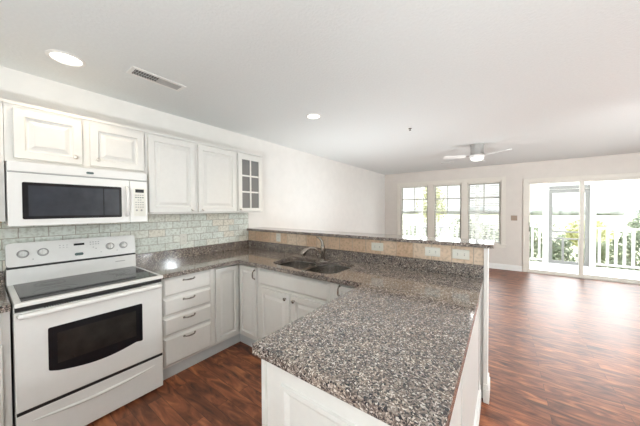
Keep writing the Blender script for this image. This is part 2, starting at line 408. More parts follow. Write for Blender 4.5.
# ------------------------------------------------------------------ outside: porch, garden
struct('porch_deck', box(new(), -3, 12, FY+.16, 6.92, -.14, -.05), DECK)
def far_tag(o, label, cat, group=None): return tag(o, label, cat, group)
o = obj('field', box(new(), -150, 150, 6.95, 300, -1.3, -1.1), GRASS); o['kind'] = 'structure'
RY = 6.8; RT = .95; RB = .02
def railing(x0, x1, label):
    t = thing('porch_railing', ((x0+x1)/2, RY, -.05), label, 'railing', 'white porch railings')
    obj('top_rail', box(new(), x0, x1, RY-.04, RY+.04, RT-.035, RT), PORCH, t)
    obj('bottom_rail', box(new(), x0, x1, RY-.025, RY+.025, RB, RB+.045), PORCH, t)
    nb = int((x1-x0)/.135)
    for k in range(nb):
        x = x0+(k+.5)*(x1-x0)/nb
        obj('baluster', box(new(), x-.023, x+.023, RY-.019, RY+.019, RB+.045, RT-.035), PORCH, t)
def post(x, label, w=.05, mat=PORCH):
    return tag(obj('porch_post', box(new(), x-w, x+w, RY-w, RY+w, -.05, 2.75), mat), label, 'post', 'white square porch posts')
post(3.83, 'white square porch post left of the screen door frame', .055)
post(4.70, 'white square porch post right of the screen door frame', .055)
post(.60, 'white square porch post seen through the left window', .06)
post(-1.9, 'white square porch post beyond the room corner', .06)
railing(-1.84, .54, 'white porch railing seen through the left window')
railing(.66, 2.2, 'white porch railing seen through the middle window'); 
railing(2.32, 3.775, 'white porch railing seen left of the screen door frame')
post(2.26, 'white square porch post seen through the right window', .05)
railing(4.755, 7.2, 'white porch railing seen right of the screen door frame')
# screen door between the posts
t = thing('screen_door', (4.265, RY, -.05), 'grey framed porch screen door standing between two white posts', 'door')
bm = new()
xa, xb = 3.885, 4.645
box(bm, xa, xa+.075, RY-.02, RY+.02, -.03, 1.93); box(bm, xb-.075, xb, RY-.02, RY+.02, -.03, 1.93)
box(bm, xa+.075, xb-.075, RY-.02, RY+.02, 1.84, 1.93); box(bm, xa+.075, xb-.075, RY-.02, RY+.02, -.03, .05)
obj('door_frame', bm, PORCHG, t)
bm = new(); box(bm, xa+.075, xb-.075, RY-.015, RY+.015, .80, .84); box(bm, xa+.075, xb-.075, RY-.015, RY+.015, .62, .66)
obj('cross_rail', bm, PORCHG, t)
for x in (4.17, 4.47):
    obj('stile', box(new(), x-.022, x+.022, RY-.012, RY+.012, .05, .62), PORCHG, t)
obj('door_header', box(new(), 3.89, 4.64, RY-.045, RY+.045, 1.94, 2.02), PORCHG, t)
tag(obj('porch_beam', box(new(), -3, 12, RY-.08, RY+.08, 2.76, 3.0), PORCH), 'white beam carried by the porch posts', 'beam')

def leaves(bm, c, rad, nleaf, size, seed):
    rnd = random.Random(seed)
    for _ in range(nleaf):
        while True:
            p = Vector((rnd.uniform(-1, 1), rnd.uniform(-1, 1), rnd.uniform(-1, 1)))
            if .35 < p.length < 1: break
        p = Vector((p.x*rad[0], p.y*rad[1], p.z*rad[2]))+Vector(c)
        u = Vector((rnd.gauss(0, 1), rnd.gauss(0, 1), rnd.gauss(0, 1))).normalized(); v = u.orthogonal().normalized()
        s = size*rnd.uniform(.6, 1.3)
        bm.faces.new([bm.verts.new(q) for q in (p-u*s, p+v*s*.45, p+u*s, p-v*s*.45)])
def plant(name, c, rad, nleaf, size, mat, label, cat, seed, base=-1.1, group=None, trunk=.05):
    t = thing(name, (c[0], c[1], base), label, cat, group)
    bm = new(); rnd = random.Random(seed+99)
    for k in range(5):
        q = Vector((c[0]+rnd.uniform(-.5, .5)*rad[0], c[1]+rnd.uniform(-.5, .5)*rad[1], c[2]+rad[2]*.5))
        tube(bm, [(c[0]+rnd.uniform(-.05, .05), c[1], base), (c[0]*.6+q.x*.4, c[1]*.6+q.y*.4, (base+q.z)*.55), q], [trunk, trunk*.7, trunk*.2], 6)
    obj('trunk', bm, TRUNK, t)
    bm = new(); leaves(bm, c, rad, nleaf, size, seed)
    n_sub = 5
    for k in range(n_sub):
        cc = (c[0]+rnd.uniform(-.7, .7)*rad[0], c[1]+rnd.uniform(-.6, .6)*rad[1], c[2]+rnd.uniform(-.4, .8)*rad[2])
        leaves(bm, cc, [q*.45 for q in rad], nleaf//7, size, seed*7+k)
    obj('foliage', bm, mat, t)
G1 = 'shrubs growing just beyond the porch railing'
for k, (x, y, rx, top, nm, mt) in enumerate([
    (2.2, 8.6, 1.0, .95, 'green shrub behind the railing seen through the right window', LEAFD),
    (.2, 9.0, 1.1, .9, 'green shrub behind the railing seen through the middle window', LEAF),
    (-2.2, 9.2, 1.2, .9, 'green shrub behind the railing seen through the left window', LEAFD),
    (3.9, 8.3, .75, 1.0, 'dark green shrub behind the railing at the left edge of the sliding door', LEAFD),
    (5.55, 9.6, .5, .35, 'low green shrub seen through the bottom of the screen door', LEAF),
    (5.9, 8.1, .6, 1.15, 'dark green shrub right of the screen door frame', LEAFD),
    (7.7, 8.9, .8, 1.25, 'broad green shrub behind the railing at the right edge of the sliding door', LEAFD)]):
    plant('garden_shrub', (x, y, (top-1.1)/2), (rx, .6, (top+1.1)/2), 1500, .055, mt, nm, 'shrub', 20+k, group=G1, trunk=.025)
plant('garden_tree', (8.6, 11.5, 1.7), (1.7, 1.5, 1.5), 2600, .085, LEAFY, 'pale yellow-green tree seen at the right edge of the sliding door', 'tree', 51)
plant('garden_tree', (6.3, 15.5, .15), (.9, .9, .75), 900, .09, LEAFY, 'small yellow tree seen behind the screen door', 'tree', 52)
plant('garden_tree', (-.3, 12.5, 1.6), (.8, .8, 1.1), 700, .08, LEAFY, 'thin pale yellow tree seen through the right window', 'tree', 53)
plant('garden_tree', (-3.6, 13, 1.5), (1.0, .9, .9), 700, .08, LEAFY, 'thin pale green tree seen through the middle window', 'tree', 54)
plant('garden_tree', (-6.6, 13, 1.5), (1.0, .9, .8), 600, .08, LEAFY, 'thin pale green tree seen through the left window', 'tree', 55)
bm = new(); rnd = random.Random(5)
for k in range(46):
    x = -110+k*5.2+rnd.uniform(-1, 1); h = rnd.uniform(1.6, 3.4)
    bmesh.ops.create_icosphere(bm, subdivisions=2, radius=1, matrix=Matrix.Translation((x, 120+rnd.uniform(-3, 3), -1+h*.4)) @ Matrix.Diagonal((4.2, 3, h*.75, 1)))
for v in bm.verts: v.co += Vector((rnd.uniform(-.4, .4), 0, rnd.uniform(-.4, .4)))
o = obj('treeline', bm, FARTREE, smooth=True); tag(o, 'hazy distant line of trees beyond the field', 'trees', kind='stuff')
# patio furniture seen through the middle window
t = thing('patio_table', (1.15, 6.15, -.05), 'round grey patio table seen low through the middle window', 'table')
obj('table_top', lathe(new(), (1.15, 6.15, .86), (0, 0, 1), [(0, 0), (.37, 0), (.38, .012), (.37, .025), (0, .025)], 32), PATIO, t, smooth=True)
for a in (.4, 1.97, 3.54, 5.11):
    obj('leg', tube(new(), [(1.15+.32*math.cos(a), 6.15+.32*math.sin(a), -.05), (1.15+.06*math.cos(a), 6.15+.06*math.sin(a), .45), (1.15+.26*math.cos(a), 6.15+.26*math.sin(a), .86)], .012, 8), PATIO, t, smooth=True)

# ------------------------------------------------------------------ cabinet parts
DOORP = [(0, .017), (.003, .021), (.048, .021), (.053, .014), (.056, .009), (.068, .009), (.090, .019), (.094, .020)]
SLABP = [(0, .006), (.013, .018), (.017, .020)]
def door_at(O, U, N, w, h, prof=DOORP): return rings(new(), frame_of(O, U, N), w, h, prof)
def knob(parent, p, N, r=.0155):
    bm = lathe(new(), p, N, [(.009, 0), (.006, .004), (.0055, .012), (r, .018), (r, .023), (r*.7, .028), (0, .030)], 16)
    return obj('knob', bm, CHROME, parent, smooth=True)
def pull(parent, p, U, N, half=.048):
    """arched bow handle centred at p, along U"""
    p, U, N = Vector(p), Vector(U), Vector(N)
    pts = []; rs = []
    for k in range(13):
        s = -1+2*k/12; pts.append(p+U*half*s+N*(.004+.026*(1-s**4))); rs.append(.0045+.0028*(1-abs(s))+(.003 if abs(s) > .95 else 0))
    bm = tube(new(), pts, rs, 8)
    for s in (-1, 1): lathe(bm, p+U*half*s, N, [(.009, 0), (.009, .004), (.004, .008), (0, .008)], 12)
    return obj('handle', bm, CHROME, parent, smooth=True)
X, Y, Z = Vector((1, 0, 0)), Vector((0, 1, 0)), Vector((0, 0, 1))
DF = .5905   # base cabinet face plane x
# ---- drawer base right of the stove
t = thing('base_cabinet', (.3, -1.12, 0), 'white base cabinet with four drawers just right of the stove', 'cabinet')
obj('body', box(new(), .01, DF, -1.364, -.885, .105, .873), CABINET, t)
obj('toe_kick', box(new(), .10, .565, -1.364, -.885, 0, .104), TOE, t)
for z0, z1 in ((.712, .862), (.550, .694), (.380, .530), (.122, .360)):
    d = obj('drawer_front', rings(new(), frame_of((DF+.001, -1.343, z0), Y, X), .420, z1-z0, SLABP), CABINET, t)
    pull(d, (DF+.020, -1.133, z1-.034 if z1-z0 < .2 else z1-.030), Y, X)
# ---- corner cabinet with folding doors
t = thing('base_cabinet', (.3, -.3, 0), 'white corner base cabinet with two doors meeting in the inside corner', 'cabinet')
bm = new(); poly_extrude(bm, [(.01, -.884), (.560, -.884), (.560, -.560), (.895, -.560), (.895, -.022), (.01, -.022)], [], .105, .873)
box(bm, .5605, DF, -.884, -.873, .105, .873); box(bm, .5605, DF, -.8725, -DF, .862, .873); box(bm, .5605, DF, -.8725, -DF, .105, .123)
box(bm, .887, .895, -DF, -.5605, .105, .873); box(bm, .5605, .8865, -DF+.0005, -.5605, .862, .873); box(bm, .5605, .8865, -DF+.0005, -.5605, .105, .123)
obj('body', bm, CABINET, t)
bm = new(); poly_extrude(bm, [(.10, -.884), (.565, -.884), (.565, -.565), (.895, -.565), (.895, -.1), (.10, -.1)], [], 0, .104)
obj('toe_kick', bm, TOE, t)
CP = [(0, .017), (.003, .021), (.036, .021), (.040, .014), (.043, .009), (.053, .009), (.070, .019), (.074, .020)]
obj('door', rings(new(), frame_of((DF-.008, -.868, .128), Y, X), .868-.609, .728, CP), CABINET, t)
d = obj('door', rings(new(), frame_of((.609, -DF+.008, .128), X, -Y), .883-.609, .728, CP), CABINET, t)
pull(d, (.862, -DF-.012, .787), Z, -Y, .045)
# ---- sink base
t = thing('base_cabinet', (1.35, -.3, 0), 'white sink base cabinet with false drawer front over two doors', 'cabinet')
bm = new(); box(bm, .897, 1.795, -DF, -DF+.02, .105, .873); box(bm, .897, .915, -DF+.02, -.022, .105, .873); box(bm, 1.777, 1.795, -DF+.02, -.022, .105, .873); box(bm, .915, 1.777, -DF+.02, -.022, .105, .125)
obj('body', bm, CABINET, t)
obj('toe_kick', box(new(), .897, 1.795, -.565, -.1, 0, .104), TOE, t)
obj('false_drawer_front', rings(new(), frame_of((.935, -DF-.001, .706), X, -Y), .828, .148, SLABP), CABINET, t)
d = obj('door', door_at((.935, -DF-.001, .128), X, -Y, .405, .552), CABINET, t); knob(d, (1.30, -DF-.021, .636), -Y)
d = obj('door', door_at((1.366, -DF-.001, .128), X, -Y, .397, .552), CABINET, t); knob(d, (1.402, -DF-.021, .636), -Y)
# ---- narrow cabinet next to the peninsula
t = thing('base_cabinet', (1.95, -.3, 0), 'narrow white base cabinet tucked in the corner beside the peninsula', 'cabinet')
obj('body', box(new(), 1.797, 2.098, -DF, -.022, .105, .873), CABINET, t)
obj('toe_kick', box(new(), 1.797, 2.098, -.565, -.1, 0, .104), TOE, t)
d = obj('door', rings(new(), frame_of((1.836, -DF-.001, .128), X, -Y), .235, .728, CP), CABINET, t)
pull(d, (1.872, -DF-.021, .815), Z, -Y, .04)
# ---- peninsula
t = thing('peninsula_cabinet', (2.42, -1.1, 0), 'white peninsula cabinet with framed end panel under the granite peninsula', 'cabinet')
obj('body', box(new(), 2.105, 2.738, -1.565, -.637, .105, .869), CABINET, t)
obj('rear_body', box(new(), 2.105, 2.738, -.6365, -.022, .105, .873), CABINET, t)
obj('toe_kick', box(new(), 2.16, 2.70, -1.53, -.022, 0, .104), TOE, t)
EP = [(0, .004), (.002, .006), (.080, .006), (.084, .014), (.100, .014), (.106, .008), (.118, .002), (.150, .002)]
obj('end_panel', rings(new(), frame_of((2.122, -1.566, .105), X, -Y), .610, .762, EP), CABINET, t)
obj('corner_post', box(new(), 2.101, 2.121, -1.582, -1.5655, 0, .869), CABINET, t)
bm = new()
for a in (-1.565, -1.08, -.12): box(bm, 2.739, 2.748, a, a+.09, .11, .869)
box(bm, 2.739, 2.743, -1.475, -1.08, .11, .869); box(bm, 2.739, 2.743, -.99, -.12, .11, .869)
obj('back_panel', bm, CABINET, t, bevel=.002)
bm = new(); box(bm, 2.739, 2.758, -1.575, -.05, 0, .095); box(bm, 2.739, 2.753, -1.575, -.05, .095, .125)
obj('base_moulding', bm, TRIM, t)
for y0 in (-1.555, -1.07):
    d = obj('door', rings(new(), frame_of((2.104, y0+.46, .128), -Y, -X), .46, .72, DOORP), CABINET, t); knob(d, (2.083, y0+.42, .80), -X)
# ---- left base cabinet beside the stove
t = thing('base_cabinet', (.3, -2.5, 0), 'white base cabinet at the left edge, left of the stove', 'cabinet')
obj('body', box(new(), .01, DF, -2.90, -2.140, .105, .873), CABINET, t)
obj('toe_kick', box(new(), .10, .575, -2.90, -2.140, 0, .104), TOE, t)
d = obj('drawer_front', rings(new(), frame_of((DF+.001, -2.55, .712), Y, X), .380, .150, SLABP), CABINET, t); pull(d, (DF+.02, -2.36, .787), Y, X)
d = obj('door', door_at((DF+.001, -2.55, .128), Y, X, .380, .560), CABINET, t); knob(d, (DF+.021, -2.21, .62), X)

# ------------------------------------------------------------------ countertops
def rounded(pts, r, n=6):
    out = []
    N = len(pts)
    for i in range(N):
        p = Vector(pts[i]); a = (Vector(pts[i-1])-p); b_ = (Vector(pts[(i+1) % N])-p)
        rr = min(r, a.length*.49, b_.length*.49)
        A = p+a.normalized()*rr; B = p+b_.normalized()*rr
        for k in range(n+1):
            s = k/n; out.append(tuple(A*(1-s)**2+p*2*s*(1-s)+B*s*s))
    return out
bowlL = rounded([(1.01, -.225), (1.075, -.165), (1.30, -.165), (1.345, -.235), (1.345, -.545), (1.10, -.545), (1.01, -.47)], .07)
bowlR = rounded([(1.385, -.25), (1.45, -.120), (1.70, -.120), (1.765, -.21), (1.765, -.50), (1.70, -.565), (1.385, -.565)], .08)
cutout = rounded([(1.0, -.225), (1.07, -.155), (1.32, -.155), (1.363, -.23), (1.365, -.25), (1.44, -.110), (1.71, -.110), (1.775, -.20), (1.775, -.51), (1.71, -.575), (1.365, -.575), (1.34, -.555), (1.09, -.555), (1.0, -.48)], .05)
bm = new()
poly_extrude(bm, [(.002, -1.367), (.635, -1.367), (.635, -.650), (.650, -.635), (2.766, -.635), (2.766, -.002), (.002, -.002)], [cutout], .876, .914)
obj_ct = obj('countertop', bm, GRAN, None, bevel=.003)
tag(obj_ct, 'L-shaped speckled granite countertop along the left wall and the bar, holding the sink', 'countertop')
bm = new(); poly_extrude(bm, [(2.075, -1.608), (2.766, -1.608), (2.766, -.637), (2.075, -.637)], [], .870, .914)
tag(obj('countertop', bm, GRAN, None, bevel=.004), 'speckled granite countertop of the peninsula in the foreground', 'countertop')
tag(obj('countertop', box(new(), .002, .635, -2.91, -2.137, .876, .914), GRAN, None, bevel=.003), 'short granite countertop at the left edge, left of the stove', 'countertop')
tag(obj('backsplash_strip', box(new(), .001, .020, -1.367, -.021, .9145, 1.016), GRAN), 'low granite upstand along the left wall behind the countertop', 'backsplash')
tag(obj('backsplash_strip', box(new(), .001, 2.766, -.020, -.001, .9145, 1.016), GRAN), 'low granite upstand along the bar behind the sink', 'backsplash')
tag(obj('backsplash_strip', box(new(), .001, .020, -2.91, -2.137, .9145, 1.016), GRAN), 'low granite upstand left of the stove', 'backsplash')
tag(obj('tile_backsplash', box(new(), .0005, .009, -2.9, -.010, 1.0165, 1.42), TILEL), 'tumbled stone tile backsplash on the left wall under the cabinets', 'backsplash')
tag(obj('tile_backsplash', box(new(), .001, 2.766, -.010, -.0005, 1.0165, 1.1495), TILEB), 'single row of travertine tiles on the bar wall behind the sink', 'backsplash')
bm = new(); poly_extrude(bm, [(.002, -.04), (2.82, -.04), (2.83, -.03), (2.83, .25), (2.82, .26), (.002, .26)], [], 1.151, 1.181)
tag(obj('bar_top', bm, GRAN, None, bevel=.004), 'long raised granite bar top over the half wall', 'countertop')

# ------------------------------------------------------------------ sink and faucet
t = thing('kitchen_sink', (1.38, -.35, .70), 'undermount double-bowl stainless steel sink in the granite countertop', 'sink')
def bowl(outline, depth):
    bm = new(); cx = sum(p[0] for p in outline)/len(outline); cy = sum(p[1] for p in outline)/len(outline)
    prev = None
    for s, z in ((1.04, .8745), (1.0, .8745), (.985, .84), (.95, .76), (.88, .8735-depth+.012), (.80, .8735-depth), (.2, .8735-depth-.004)):
        ring = [bm.verts.new((cx+(x-cx)*s, cy+(y-cy)*s, z)) for x, y in outline]
        if prev:
            for i in range(len(ring)): bm.faces.new((prev[i], prev[(i+1) % len(ring)], ring[(i+1) % len(ring)], ring[i]))
        prev = ring
    bm.faces.new(prev)
    return bm, cx, cy
for o_, dp in ((bowlL, .16), (bowlR, .19)):
    bm, cx, cy = bowl(o_, dp)
    b1 = obj('bowl', bm, STEEL, t, smooth=True)
    obj('drain', lathe(new(), (cx, cy, .8735-dp-.004), Z, [(0, .003), (.02, .003), (.032, .008), (.042, .006), (.044, .002)], 20), CHROME, b1, smooth=True)
obj('divider', box(new(), 1.348, 1.382, -.552, -.185, .80, .8752, .006), STEEL, t, smooth=True)
FX, FYY = 1.372, -.135
t = thing('faucet', (FX, FYY, .914), 'brushed nickel pull-out faucet with a raised lever behind the sink', 'faucet')
obj('body', lathe(new(), (FX, FYY, .9142), Z, [(0, 0), (.030, 0), (.030, .006), (.022, .014), (.021, .05), (.024, .09), (.026, .125), (.022, .150), (.012, .162), (0, .165)], 20), CHROME, t, smooth=True)
s = obj('spout', tube(new(), [(FX-.01, FYY-.015, .975), (FX-.02, FYY-.05, 1.015), (FX-.04, FYY-.09, 1.045), (FX-.065, FYY-.13, 1.050), (FX-.085, FYY-.155, 1.035)], [.016, .015, .014, .014, .015], 12), CHROME, t, smooth=True)
obj('spray_head', tube(new(), [(FX-.078, FYY-.148, 1.045), (FX-.092, FYY-.168, 1.030), (FX-.105, FYY-.188, 1.005), (FX-.110, FYY-.195, .985)], [.017, .026, .028, .021], 14), CHROME, s, smooth=True)
obj('lever', tube(new(), [(FX, FYY, 1.07), (FX-.005, FYY+.002, 1.100), (FX-.022, FYY-.004, 1.130), (FX-.045, FYY-.010, 1.148), (FX-.070, FYY-.018, 1.155)], [.018, .014, .010, .008, .006], 12), CHROME, t, smooth=True)

# ------------------------------------------------------------------ stove
SY0, SY1 = -2.130, -1.372
t = thing('stove', (.35, -1.75, 0), 'white freestanding electric stove with black glass cooktop', 'stove')
obj('body', box(new(), .03, .628, SY0, SY1, .03, .893), APPL, t)
bm = new()
for y in (SY0+.05, SY1-.05):
    for x in (.08, .58): lathe(bm, (x, y, 0), Z, [(0, 0), (.018, 0), (.018, .029), (0, .029)], 12)
obj('feet', bm, BLACK, t)
# cooktop
bm = new(); box(bm, .105, .690, SY0, SY1, .897, .922); ct = obj('cooktop', bm, APPL, t, bevel=.006)
obj('cooktop_glass', box(new(), .118, .655, SY0+.028, SY1-.028, .9225, .9255), BLACKGL, ct, bevel=.002)
for x, y, r_ in ((.26, -1.94, .078), (.26, -1.56, .095), (.50, -1.94, .105), (.50, -1.56, .078)):
    bm = new()
    for rr in (r_, r_*.62):
        lathe(bm, (x, y, .9257), Z, [(rr-.0025, 0), (rr-.0025, .0003), (rr, .0003), (rr, 0), (rr-.0025, 0)], 40)
    obj('burner_ring', bm, BURN, ct)
obj('front_gap_shade', box(new(), .6285, .662, SY0+.004, SY1-.004, .868, .8965), BLACK, t)  # solid black strip, the shade under the cooktop edge put into its colour
# backguard
bm = new(); prof = [(.02, .925), (.100, .925), (.098, 1.028), (.02, 1.028)]
def prism(bm, pr, y0, y1):
    a = [bm.verts.new((x, y0, z)) for x, z in pr]; b_ = [bm.verts.new((x, y1, z)) for x, z in pr]
    bm.faces.new(a); bm.faces.new(b_[::-1])
    for i in range(len(pr)): bm.faces.new((a[i], a[(i+1) % len(pr)], b_[(i+1) % len(pr)], b_[i]))
    return bm
bg = obj('backguard', prism(bm, [(.02, .9), (.104, .9), (.100, 1.030), (.02, 1.030)], SY0, SY1), APPL, t, bevel=.002)
obj('seam_strip', box(new(), .03, .101, SY0+.001, SY1-.001, 1.0305, 1.0405), BLACK, bg)
# control panel with rounded top corners
pts = rounded([(0, 0), (SY1-SY0, 0), (SY1-SY0, .168), (0, .168)], .025)
N_ = Vector((1, 0, -.0)).normalized(); N_ = Vector((.985, 0, .17)).normalized(); V_ = Vector((-.17, 0, .985)).normalized()
Tp = frame_of((.070, SY0, 1.040), Y, N_, V_)
bm = new(); poly_extrude(bm, pts, [], -.03, .034, T=lambda u, v, n: Tp(u, v, n))
cp = obj('control_panel', bm, APPL, t, bevel=.005)
def on(u, v, n): return Tp(u, v, n)
for y, z in ((-2.052, 1.127), (-1.954, 1.127), (-1.558, 1.124), (-1.462, 1.123)):
    c = on(y-SY0, z-1.040, .0345)
    bm = new(); lathe(bm, c, N_, [(.030, 0), (.030, .002), (.029, .003), (.0255, .003), (.0255, .002), (0, .002)], 28)
    kb = obj('knob', lathe(new(), c+N_*.003, N_, [(0, 0), (.024, 0), (.0225, .010), (.019, .020), (.017, .022), (0, .023)], 24), APPL, cp, smooth=True)
    kb2 = obj('knob_ring', bm, GREYM, kb)
    tb = frame_of(c+N_*.026, Y, N_, V_)
    bm = new()
    vs = [tb(u, v, n) for n in (-.006, .008) for u, v in ((-.005, -.021), (.005, -.021), (.005, .021), (-.005, .021))]
    q = [bm.verts.new(v) for v in vs]
    bm.faces.new(q[:4]); bm.faces.new(q[4:])
    for i in range(4): bm.faces.new((q[i], q[(i+1) % 4], q[4+(i+1) % 4], q[4+i]))
    obj('grip', bm, APPL, kb, bevel=.002)
def patch(parent, name, yc, zc, w_, h_, mat, oval=False, th=.0012):
    Tq = frame_of(on(yc-SY0, zc-1.040, .0346), Y, N_, V_)
    bm = new()
    ring = rounded([(-w_/2, -h_/2), (w_/2, -h_/2), (w_/2, h_/2), (-w_/2, h_/2)], min(w_, h_)*(.49 if oval else .15), 4)
    poly_extrude(bm, ring, [], -.0005, th, T=Tq)
    return obj(name, bm, mat, parent)
patch(cp, 'display', -1.755, 1.163, .064, .017, BLACKGL)
patch(cp, 'logo_badge', -1.758, 1.084, .052, .022, LOGO, True, .003)
for i in range(4):
    for j in range(2): patch(cp, 'button', -1.685+i*.017, 1.172-j*.018, .010, .006, GREYM, True)
for i in range(2): patch(cp, 'button', -1.668+i*.017, 1.128-i*.012, .010, .006, GREYM, True)
for i in range(3):
    patch(cp, 'button', -1.865+i*.02, 1.165, .008, .004, GREYM); patch(cp, 'button', -1.865+i*.02, 1.148, .010, .003, GREYM)
patch(cp, 'indicator', -2.005, 1.083, .006, .004, LOGO); patch(cp, 'indicator', -1.62, 1.082, .006, .004, LOGO); patch(cp, 'indicator', -1.51, 1.082, .006, .004, LOGO)
obj('model_print', box(new(), .1015, .1025, -1.525, -1.455, .984, .990), GREYM, bg)
# oven door
bm = new(); box(bm, .630, .660, SY0, SY1, .288, .862); od = obj('oven_door', bm, APPL, t, bevel=.006)
win = [(0, .285), (0, .025)]+[(.49*k/12, .018-.042*math.sin(PI*k/12)) for k in range(1, 12)]+[(.49, .0), (.49, .285)]
Tw = frame_of((.660, -2.001, .448), Y, X)
bm = new(); poly_extrude(bm, [(u, v) for u, v in rounded(win, .010, 3)], [], -.002, .0025, T=Tw)
wn_ = obj('oven_window', bm, BLACKGL, od)
Ti = frame_of((.6626, -1.962, .50), Y, X)
obj('inner_window', rings(new(), Ti, .41, .19, [(0, .0006)]), OVENIN, wn_)
bm = tube(new(), [(.652, SY0+.020, .842), (.694, SY0+.024, .845), (.700, SY0+.06, .846), (.706, (SY0+SY1)/2, .846), (.700, SY1-.06, .846), (.694, SY1-.024, .845), (.652, SY1-.020, .842)], [.014, .015, .016, .016, .016, .015, .014], 12)
obj('handle', bm, APPL, od, smooth=True)
bm = new()
for y0, y1, n_ in ((-2.01, -1.52, 46),):
    for k in range(n_):
        y = y0+(y1-y0)*k/(n_-1); box(bm, .630, .6612, y-.003, y+.003, .8615, .8632)
obj('vent_slots', bm, BLACK, od)
# drawer
dr = obj('storage_drawer', box(new(), .630, .658, SY0, SY1, .020, .268), APPL, t, bevel=.005)
obj('drawer_gap_shade', box(new(), .628, .657, SY0+.003, SY1-.003, .2685, .2875), BLACK, t)  # black filler drawn in for the shade between oven door and drawer
bm = new()
arc = [(.6585, SY0+.06+(SY1-SY0-.12)*k/14, .212-.022*math.sin(PI*k/14)) for k in range(15)]
tube(bm, arc, [.002+.009*math.sin(PI*k/14)**.5 for k in range(15)], 10)
obj('grip', bm, APPL, dr, smooth=True)

# ------------------------------------------------------------------ microwave
t = thing('microwave', (.2, -1.75, 1.343), 'white over-the-range microwave mounted under the wall cabinet', 'microwave')
MY0, MY1 = -2.130, -1.374
obj('body', box(new(), .012, .385, MY0, MY1, 1.352, 1.757), APPL, t, bevel=.003)
obj('underside', box(new(), .02, .38, MY0+.01, MY1-.01, 1.344, 1.3515), plain('underside_grey', (.10, .13, .13), .4), t)
g = obj('vent_grille', box(new(), .3855, .402, MY0, MY1, 1.693, 1.757), APPL, t, bevel=.006)
bm = new()
for k in range(3): box(bm, .386, .4026, MY0+.02, MY1-.02, 1.7545-k*.0, 1.7552)
bm.free()
obj('logo_badge', poly_extrude(new(), rounded([(-.021, -.008), (.021, -.008), (.021, .008), (-.021, .008)], .008), [], 0, .0025, T=frame_of((.4021, -1.743, 1.720), Y, X)), LOGO, g)
obj('gap_strip', box(new(), .3855, .396, MY0+.002, MY1-.002, 1.686, 1.693), GREYM, t)
d = obj('door', box(new(), .3855, .400, MY0, -1.500, 1.344, 1.6855), APPL, t, bevel=.004)
wf = rounded([(0, 0), (.516, 0), (.516, .240), (0, .240)], .01, 3)
bm = new(); poly_extrude(bm, wf, [], 0, .002, T=frame_of((.400, -2.071, 1.388), Y, X)); ww = obj('window', bm, BLACKGL, d)
obj('window_screen', rings(new(), frame_of((.4021, -2.045, 1.408), Y, X), .375, .200, [(0, .0005)]), DARKGL, ww)
obj('window_screen', rings(new(), frame_of((.4021, -1.664, 1.408), Y, X), .092, .200, [(0, .0005)]), DARKGL, ww)
hb = tube(new(), [(.400, -1.522, 1.400), (.425, -1.522, 1.412), (.436, -1.522, 1.45), (.438, -1.522, 1.51), (.436, -1.522, 1.575), (.425, -1.522, 1.618), (.400, -1.522, 1.632)], [.011, .012, .012, .012, .012, .012, .011], 12)
obj('handle', hb, APPL, d, smooth=True)
c = obj('control_panel', box(new(), .3855, .400, -1.499, MY1, 1.344, 1.6855), APPL, t, bevel=.004)
bm = new(); poly_extrude(bm, rounded([(0, 0), (.088, 0), (.088, .235), (0, .235)], .006, 3), [], 0, .0012, T=frame_of((.400, -1.475, 1.392), Y, X)); kp = obj('keypad', bm, PLATE, c)
obj('display', rings(new(), frame_of((.4013, -1.462, 1.590), Y, X), .062, .028, [(0, .0008)]), BLACKGL, kp)
for j in range(6):
    for i in range(4):
        if j in (2,) and i in (0, 3): continue
        bm = rings(new(), frame_of((.4013, -1.463+i*.0165, 1.565-j*.020), Y, X), .011, .007, [(0, .0006)])
        obj('button', bm, GREYM if j != 1 else LOGO, kp)
for i in range(2):
    obj('button', lathe(new(), (.4013, -1.453+i*.034, 1.442), X, [(0, .001), (.008, .001), (.008, 0)], 12), GREYM, kp)

